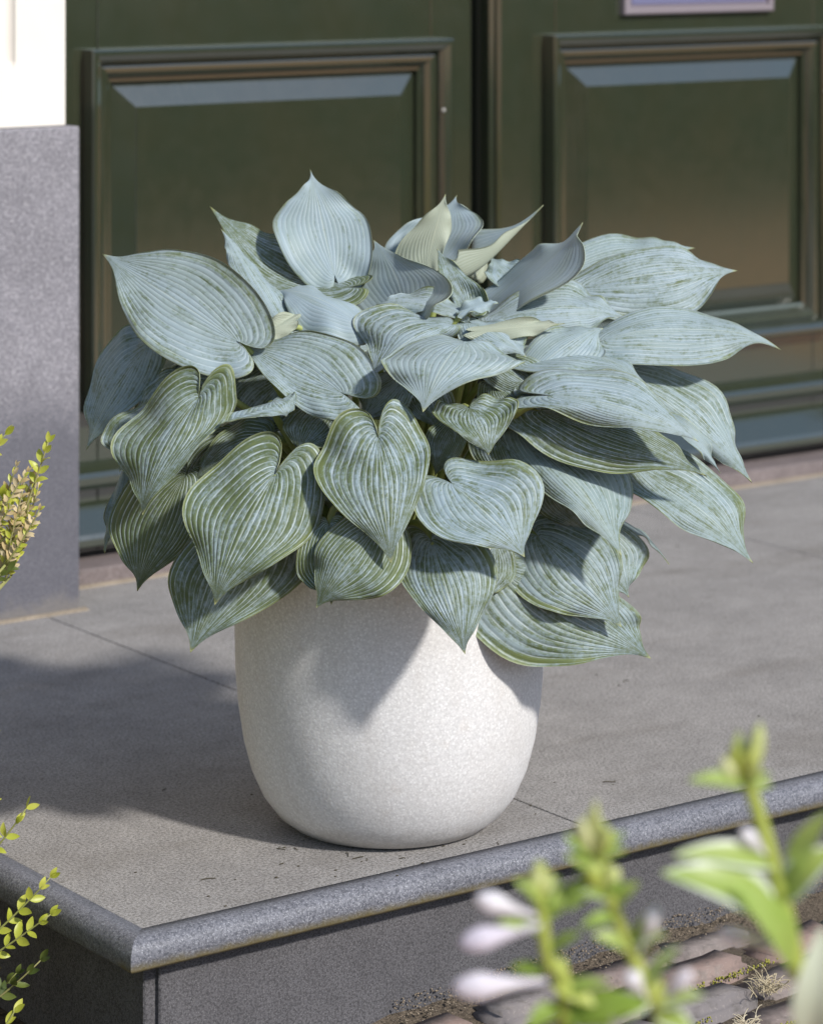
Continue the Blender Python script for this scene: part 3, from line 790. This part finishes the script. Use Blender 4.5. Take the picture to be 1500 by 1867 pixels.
def dry_weed(u, v, spread, n, label):
    c = at_z(u, v, -.15); bm = bmesh.new(); r = random.Random(u)
    for i in range(n):
        a = r.uniform(0, 6.28); l = spread*r.uniform(.4, 1.0)
        p = c+Vector((r.gauss(0, spread*.35), r.gauss(0, spread*.25), 0)); p.z = pave_z(p.x, p.y)+.001
        e = p+Vector((math.cos(a)*l, math.sin(a)*l, l*r.uniform(.1, 1.0))); m = p.lerp(e, .5)+Vector((r.gauss(0, .006), r.gauss(0, .006), l*.4))
        tube(bm, [bez(p, m, e, k/6) for k in range(7)], .0005, 4)
    o = from_bm('dry_weed', bm, M['straw'], None); tag(o, label, 'dry weed', 'dry weeds between the bricks')
dry_weed(1400, 1790, .028, 70, 'tangled straw coloured dry weed on the bricks beside the leafy stalk')
dry_weed(1360, 1850, .022, 40, 'pale dry weed wisps lying at the bottom edge below the other dry weed')
# crumbs and twigs on the slab
def debris():
    bm = bmesh.new(); r = random.Random(21)
    spots = [(650, 1560, 40, 9), (700, 1570, 60, 12), (480, 1600, 90, 6), (600, 1580, 80, 7), (950, 1420, 60, 8), (1100, 1430, 40, 6), (1380, 1305, 25, 6), (400, 1640, 40, 4), (250, 1590, 10, 3), (1130, 1240, 60, 7), (350, 1440, 120, 8), (1250, 1010, 90, 6), (990, 1475, 40, 6), (560, 1545, 60, 12), (820, 1545, 50, 10)]
    for u, v, s, n in spots:
        for i in range(max(2, n//2)):
            p = at_z(u+r.gauss(0, s*.6), v+r.gauss(0, s*.18), 0)+Up*.0008
            if r.random() < .22:
                a = r.uniform(0, 3.14); l = r.uniform(.006, .02); d = Vector((math.cos(a), math.sin(a), 0))*l
                tube(bm, [p-d*.5, p+Vector((r.gauss(0, .002), r.gauss(0, .002), .001)), p+d*.5], .0006, 4)
            else:
                bmesh.ops.create_icosphere(bm, subdivisions=1, radius=r.uniform(.0006, .0018), matrix=Matrix.Translation(p) @ Matrix.Diagonal((1.4, 1, .5, 1)))
    o = from_bm('slab_debris', bm, plain('dark_crumbs', (.06, .05, .03), .95)); tag(o, 'dark crumbs and twigs scattered on the doorstep', 'debris', kind='stuff')
debris()

# ------------------------------------------------------------------ box shrub at the left
def box_leaf_mesh(k):
    bm = bmesh.new(); n = 7; rows = []
    for i in range(n+1):
        s = i/n; w = .245*math.sin(math.pi*min(1, s*.97+.03))**.75*(1.05-.25*s); z = .10*math.sin(s*3)*(1 if k % 2 else -.4)
        rows.append([bm.verts.new((s, -w, z+w*.35)), bm.verts.new((s, 0, z)), bm.verts.new((s, w, z+w*.35))])
    for a, b in zip(rows[:-1], rows[1:]):
        for j in range(2): bm.faces.new((a[j], b[j], b[j+1], a[j+1]))
    me = bpy.data.meshes.new('leaf'); bm.to_mesh(me); bm.free()
    for p in me.polygons: p.use_smooth = True
    return me
def frame_from(x, up):
    x = x.normalized(); z = (up-x*up.dot(x)).normalized(); y = z.cross(x)
    return Matrix((x, y, z)).transposed().to_4x4()
box_src = {}
for k in range(2):
    for mname in ('box_leaf', 'box_dark', 'dry'):
        me = box_leaf_mesh(k); me.materials.append(M[mname]); box_src[(k, mname)] = me
shrub = empty('box_shrub', (-.98, .05, GZ)); tag(shrub, 'yellow green box shrub left of the doorstep, partly browned', 'shrub')
rs = random.Random(4)
def sprig(p0, p1, n, mname='box_leaf', size=.0195, start=.1, dryf=0.0):
    mid = p0.lerp(p1, .5)+Vector((rs.gauss(0, .004), rs.gauss(0, .004), -.008))
    bm = bmesh.new(); tube(bm, [bez(p0, mid, p1, i/8) for i in range(9)], [.0016-.0008*i/8 for i in range(9)], 6)
    root = Vector((-.93, .05, max(GZ+.1, p0.z-.30))); kn = p0.lerp(root, .35)-Up*.03
    tube(bm, [bez(root, kn, p0, i/8) for i in range(9)], [.0032-.0016*i/8 for i in range(9)], 6)
    st = from_bm('sprig', bm, M['box_stem'], shrub, True)
    ax0 = (p1-p0).normalized()
    for i in range(n):
        s = start+(1-start)*i/(n-1); p = bez(p0, mid, p1, s); roll = (i % 2)*math.pi/2+rs.uniform(-.3, .3)
        a = ax0.cross(-Fw+Up*.3).normalized(); b = ax0.cross(a)
        last = i >= n-2; roll = rs.gauss(0, .45)
        for sg in (1, -1):
            side = (a*math.cos(roll)+b*math.sin(roll))*sg
            d = (ax0*(1.35 if last else .85)+side*(.5 if last else 1.0)+Vector((rs.gauss(0, .14), rs.gauss(0, .14), rs.gauss(0, .14)))).normalized()
            nm = 'dry' if rs.random() < dryf else mname
            o = bpy.data.objects.new('leaf', box_src[(rs.randint(0, 1), nm)]); COL.objects.link(o); o.parent = st
            sz = size*rs.uniform(.8, 1.15)*(.8 if last else 1)
            o.matrix_basis = Matrix.Translation(p) @ frame_from(d, -Fw+Up*.5+ax0*.4+Vector((rs.gauss(0, .35), rs.gauss(0, .35), rs.gauss(0, .35)))) @ Matrix.Scale(sz, 4)
BD = .36
def spx(u0, v0, u1, v1, n, d=BD, **kw): sprig(at_depth(u0, v0, d), at_depth(u1, v1, d+rs.uniform(-.01, .02)), n, **kw)
spx(-60, 1745, 92, 1600, 8); spx(-60, 1772, 92, 1668, 8); spx(-60, 1600, 48, 1474, 6)
spx(-60, 1860, 74, 1752, 6, d=.30, mname='box_dark'); spx(-40, 1925, 26, 1846, 5); spx(-50, 1840, 30, 1775, 5, d=.28, mname='box_dark')
spx(22, 985, 88, 806, 5, size=.017, start=.62); spx(-60, 860, 10, 792, 5); spx(-70, 990, 2, 905, 6, d=.33)
spx(-60, 1120, 28, 1010, 4, mname='box_dark', size=.018); spx(-60, 1080, 14, 1040, 4, mname='box_dark', size=.02)
# browned, moth eaten sprigs
for u0, v0, u1, v1, n in ((-10, 1060, 62, 868, 14), (0, 1050, 44, 880, 14), (-20, 1010, 30, 850, 12), (8, 1060, 70, 890, 14), (-30, 1000, 20, 920, 12), (20, 1050, 55, 900, 12), (-10, 1000, 40, 930, 10), (0, 1040, 66, 880, 14), (-30, 980, 50, 860, 14), (10, 1030, 72, 930, 10), (-40, 1010, 60, 960, 12), (-40, 960, 30, 880, 12)):
    spx(u0, v0, u1, v1, n, mname='box_leaf', size=.0115, dryf=.68, d=BD+rs.uniform(-.03, .03))
def shrub_body():
    bm = bmesh.new(); r = random.Random(9); c = Vector((-.96, .05, .20))
    for k in range(7):
        a = k*.9; e = c+Vector((math.cos(a)*.22, math.sin(a)*.22, .25)); b0 = Vector((-.98+.02*math.cos(a), .05+.02*math.sin(a), GZ))
        tube(bm, [bez(b0, b0.lerp(e, .4)+Vector((0, 0, .1)), e, i/6) for i in range(7)], [.011-.0012*i for i in range(7)], 6)
    from_bm('branches', bm, M['box_stem'], shrub, True)
    vs, fs = [], []
    for i in range(7000):
        d = Vector((r.gauss(0, 1), r.gauss(0, 1), r.gauss(0, 1))).normalized(); p = c+Vector((d.x*.41, d.y*.43, d.z*.42))*(r.uniform(.55, 1.0))
        q = p-CAM; t = q.dot(Fw)
        if 750+FPX*q.dot(Rt)/t > -22 or p.z < GZ: continue
        ax = (d+Vector((r.gauss(0, .5), r.gauss(0, .5), r.gauss(0, .5)))).normalized(); sd_ = ax.cross(Vector((r.gauss(0, 1), r.gauss(0, 1), r.gauss(0, 1)))).normalized()
        l, w_ = .018, .0055; k = len(vs)
        vs += [p, p+ax*l*.5+sd_*w_, p+ax*l, p+ax*l*.5-sd_*w_]; fs.append((k, k+1, k+2, k+3))
    o = from_py('foliage', vs, fs, M['box_leaf'], shrub); o['kind'] = 'stuff'
shrub_body()

# ------------------------------------------------------------------ flower stalks close to the lens
FT, KS = DC-1.80, .97
def soft_leaf(name, B, T, width, parent, mats, nrm=None, arch=.15, fold=.25, margin=.0):
    ax = T-B; n = (nrm or (Up*.7-Fw*.6)); sd_ = ax.cross(n).normalized(); n = sd_.cross(ax).normalized(); l = ax.length
    bm = bmesh.new(); ns, cols = 12, (-1, -.72, -.35, 0, .35, .72, 1); rows = []
    for i in range(ns+1):
        s = i/ns; w = width*.5*(math.sin(math.pi*(s**.8))**.8)+.0003
        w *= KS
        rows.append([bm.verts.new(B+ax*s+sd_*w*c+n*(l*arch*math.sin(math.pi*s)*.6+abs(c)*w*fold)) for c in cols])
    for a, b in zip(rows[:-1], rows[1:]):
        for j in range(6):
            f = bm.faces.new((a[j], b[j], b[j+1], a[j+1])); f.material_index = 1 if (margin and j in (0, 5)) else 0
    return from_bm(name, bm, mats, parent, True)
def trumpet(B, T, r, parent):
    ax = (T-B); n = 14; bm = bmesh.new(); t = ax.normalized(); a = t.cross(Vector((.2, .3, .9))).normalized(); b = t.cross(a); rings = []; r = r*KS
    for i in range(n+1):
        s = i/n; rr = r*(.20+.18*min(1, s/.35)+.62*max(0, min(1, (s-.3)/.4))**1.2*(1-max(0, (s-.72)/.28)**1.6)) if s < 1 else r*.12
        ring = []
        for k in range(18):
            an = 2*math.pi*k/18; lob = 1+.10*math.cos(6*an)*s
            ring.append(bm.verts.new(B+ax*s+(a*math.cos(an)+b*math.sin(an))*rr*lob))
        rings.append(ring)
    for p, q in zip(rings[:-1], rings[1:]):
        for k in range(18): bm.faces.new((p[k], p[(k+1) % 18], q[(k+1) % 18], q[k]))
    bm.faces.new(rings[0][::-1]); bm.faces.new(rings[-1])
    return from_bm('flower', bm, M['petal'], parent, True)
def bud(B, T, r, parent, mat='bud', name='bud'):
    r = r*KS
    ax = T-B; t = ax.normalized(); a = t.cross(Vector((.2, .3, .9))).normalized(); b = t.cross(a); bm = bmesh.new()
    prof = [(0, .3), (.15, .6), (.4, .95), (.6, 1.0), (.8, .75), (.93, .35), (1, .08)]; rings = []
    for s, w in prof: rings.append([bm.verts.new(B+ax*s+(a*math.cos(2*math.pi*k/10)+b*math.sin(2*math.pi*k/10))*r*w) for k in range(10)])
    for p, q in zip(rings[:-1], rings[1:]):
        for k in range(10): bm.faces.new((p[k], p[(k+1) % 10], q[(k+1) % 10], q[k]))
    bm.faces.new(rings[0][::-1]); bm.faces.new(rings[-1])
    return from_bm(name, bm, M[mat], parent, True)
def stalk(label, pts, r0, r1, d):
    P3 = [at_depth(u, v, d+x) for u, v, x in pts]
    foot = Vector((P3[-1].x+.01, P3[-1].y+.01, GZ)); P3 += [P3[-1].lerp(foot, .5), foot]
    st = empty('flower_stalk', foot); tag(st, label, 'flower stalk', 'blurred flower stalks in the foreground')
    bm = bmesh.new(); n = len(P3)
    # smooth through the points
    dense = []
    for i in range(n-1):
        a, b, c, e = P3[max(i-1, 0)], P3[i], P3[i+1], P3[min(i+2, n-1)]
        for k in range(5):
            t = k/5; dense.append(.5*((2*b)+(c-a)*t+(2*a-5*b+4*c-e)*t*t+(3*b-a-3*c+e)*t**3))
    dense.append(P3[-1]); m = len(dense)
    tube(bm, dense, [KS*(r0+(r1-r0)*i/(m-1)) for i in range(m)], 10)
    from_bm('stem', bm, M['stalk'], st, True); return st
A = lambda u, v, x=0: at_depth(u, v, FT+x)
# stalk with three pale flowers to its left
s1 = stalk('blurred stalk with pale lilac flowers opening to the left, leftmost of the foreground stalks', [(985, 1575, 0), (987, 1660, 0), (1000, 1760, 0), (1030, 1867, 0)], .0034, .0055, FT)
def cluster(st, u, v, w, h, n, seed):
    r = random.Random(seed)
    for i in range(n):
        f = (i+.5)/n; uu = u+(f-.5)*w+r.uniform(-6, 6); top = v-h*(1-abs(f-.5)*1.1)*r.uniform(.8, 1.05)
        bud(A(u+(f-.5)*w*.35, v+r.uniform(-6, 14), 0), A(uu, top, r.uniform(-.012, .014)), r.uniform(.0034, .0056), st, r.choice(('bud', 'bud', 'stalk')))
    for i in range(4):
        sg = 1 if i % 2 else -1
        soft_leaf('bract', A(u, v+8), A(u+sg*w*r.uniform(.45, .85), v-r.uniform(-10, h*.5), r.uniform(-.01, .012)), r.uniform(.005, .009), st, [M['bract']])
cluster(s1, 985, 1640, 56, 80, 6, 1)
for (a, b, c, e, r) in ((978, 1672, 868, 1636, .0066), (985, 1688, 838, 1722, .0078), (996, 1790, 825, 1802, .0086)): trumpet(A(a, b, .006), A(c, e, .015), r, s1)
soft_leaf('bract', A(990, 1700), A(905, 1682, .01), .008, s1, [M['bract']]); soft_leaf('bract', A(985, 1680), A(1080, 1600, -.01), .012, s1, [M['bract']])
soft_leaf('bract', A(1005, 1790), A(1085, 1835, .01), .013, s1, [M['stalk']]); soft_leaf('bract', A(995, 1775), A(930, 1765, -.01), .009, s1, [M['bract']])
soft_leaf('leaf', A(1030, 1860), A(1180, 1830, .02), .022, s1, [M['bract']])
for (a, b, c, e, w_) in ((1020, 1830, 960, 1880, .012), (1015, 1815, 1110, 1790, .010), (1028, 1850, 1120, 1872, .016), (1000, 1740, 1060, 1700, .008)): soft_leaf('bract', A(a, b), A(c, e, .012), w_, s1, [M['bract']])
# taller middle stalk
s2 = stalk('blurred stalk topped by a yellow green bud cluster, middle of the foreground stalks', [(1078, 1500, 0), (1095, 1590, 0), (1140, 1710, 0), (1190, 1830, 0), (1205, 1880, 0)], .0036, .0058, FT)
cluster(s2, 1080, 1560, 76, 98, 9, 2); cluster(s2, 1100, 1615, 70, 60, 5, 5)
for (a, b, c, e, w_) in ((1095, 1590, 1030, 1560, .012), (1098, 1600, 1035, 1660, .010), (1120, 1650, 1165, 1610, .011), (1125, 1670, 1060, 1690, .009), (1160, 1745, 1195, 1650, .013), (1150, 1730, 1080, 1705, .010)): soft_leaf('bract', A(a, b), A(c, e, .008), w_, s2, [M['bract']])
trumpet(A(1165, 1740, .004), A(1198, 1655, .012), .0055, s2); trumpet(A(1178, 1820, .004), A(1145, 1775, .014), .006, s2); trumpet(A(1195, 1840), A(1260, 1770, .01), .005, s2)
for (a, b, c, e, w_) in ((1190, 1835, 1285, 1815, .012), (1185, 1820, 1120, 1862, .014), (1175, 1800, 1240, 1725, .010), (1195, 1850, 1265, 1880, .016), (1110, 1640, 1060, 1630, .008), (1148, 1720, 1215, 1705, .009)): soft_leaf('bract', A(a, b), A(c, e, .012), w_, s2, [M['bract'], M['pale']], margin=1)
# leafy stalk at the right
s3 = stalk('blurred leafy stalk with white edged leaves at the right edge of the picture', [(1362, 1420, 0), (1378, 1470, 0), (1405, 1560, 0), (1435, 1680, 0), (1455, 1780, 0), (1475, 1880, 0)], .0036, .0075, FT)
cluster(s3, 1350, 1425, 70, 88, 7, 3); bud(A(1366, 1420), A(1386, 1318, 0), .0055, s3)
soft_leaf('bract', A(1365, 1430), A(1256, 1424, .01), .011, s3, [M['bract']])
soft_leaf('leaf', A(1415, 1580), A(1228, 1560, .02), .018, s3, [M['bract'], M['pale']], margin=1)
soft_leaf('leaf', A(1430, 1690, .0), A(1206, 1592, .03), .032, s3, [M['bract'], M['pale']], margin=1, arch=.25)
soft_leaf('leaf', A(1445, 1760, .01), A(1335, 1612, .035), .026, s3, [M['bract']], arch=.2)
soft_leaf('leaf', A(1430, 1640), A(1530, 1545, .01), .024, s3, [M['bract'], M['pale']], margin=1, arch=.3)
soft_leaf('leaf', A(1440, 1600), A(1510, 1480, .02), .016, s3, [M['bract']])
soft_leaf('leaf', A(1475, 1900, .03), A(1500, 1690, .05), .026, s3, [M['pale'], M['pale']], margin=1)
trumpet(A(1405, 1570), A(1352, 1512, .01), .0048, s3); trumpet(A(1430, 1730), A(1310, 1700, .02), .005, s3)
pb = from_py('added_soil_bed', [(-3.2, -1.2, GZ-.006), (-.44, -1.2, GZ-.006), (-.44, 1.42, GZ-.006), (-3.2, 1.42, GZ-.006)], [(0, 1, 2, 3)], M['gravel_bed']); tag(pb, kind='structure')  # unseen soil added to cut warm bounce and darken the step's side
bed = from_py('flower_bed', [(-1.75, -1.95, GZ-.004), (-.35, -1.95, GZ-.004), (-.35, -1.32, GZ-.004), (-1.75, -1.32, GZ-.004)], [(0, 1, 2, 3)], M['gravel_bed']); tag(bed, kind='structure')

# ------------------------------------------------------------------ across the street, seen in the gloss of the door
def far_hedge(x0, x1, y, h, label):
    bm = bmesh.new(); r = random.Random(int(h*100)); n = int((x1-x0)*260)
    vs, fs = [], []
    for i in range(n):
        p = Vector((r.uniform(x0, x1), y+r.uniform(-.5, .5), GZ+r.uniform(.0, h)))
        if r.random() < .6: p.y = y+.5*r.uniform(.85, 1.05)
        a = Vector((r.gauss(0, 1), r.gauss(0, 1), r.gauss(0, 1))).normalized(); b = a.cross(Vector((r.gauss(0, 1), r.gauss(0, 1), r.gauss(0, 1)))).normalized(); l = r.uniform(.05, .11); k = len(vs)
        vs += [p-a*l, p+b*l*.6, p+a*l, p-b*l*.6]; fs.append((k, k+1, k+2, k+3))
    hd = empty('hedge', ((x0+x1)/2, y, GZ)); tag(hd, label, 'hedge')
    o = from_py('foliage', vs, fs, M['hedge'], hd); o['kind'] = 'stuff'
    box('core', (x0+.1, y-.35, GZ), (x1-.1, y+.38, GZ+h-.15), M['hedge'], hd)
far_hedge(-.2, 18, -5.6, 1.15, 'clipped hedge in front of the house facing the door')
far_hedge(-8, 30, -16, 2.2, 'long clipped hedge on the far side of the street')
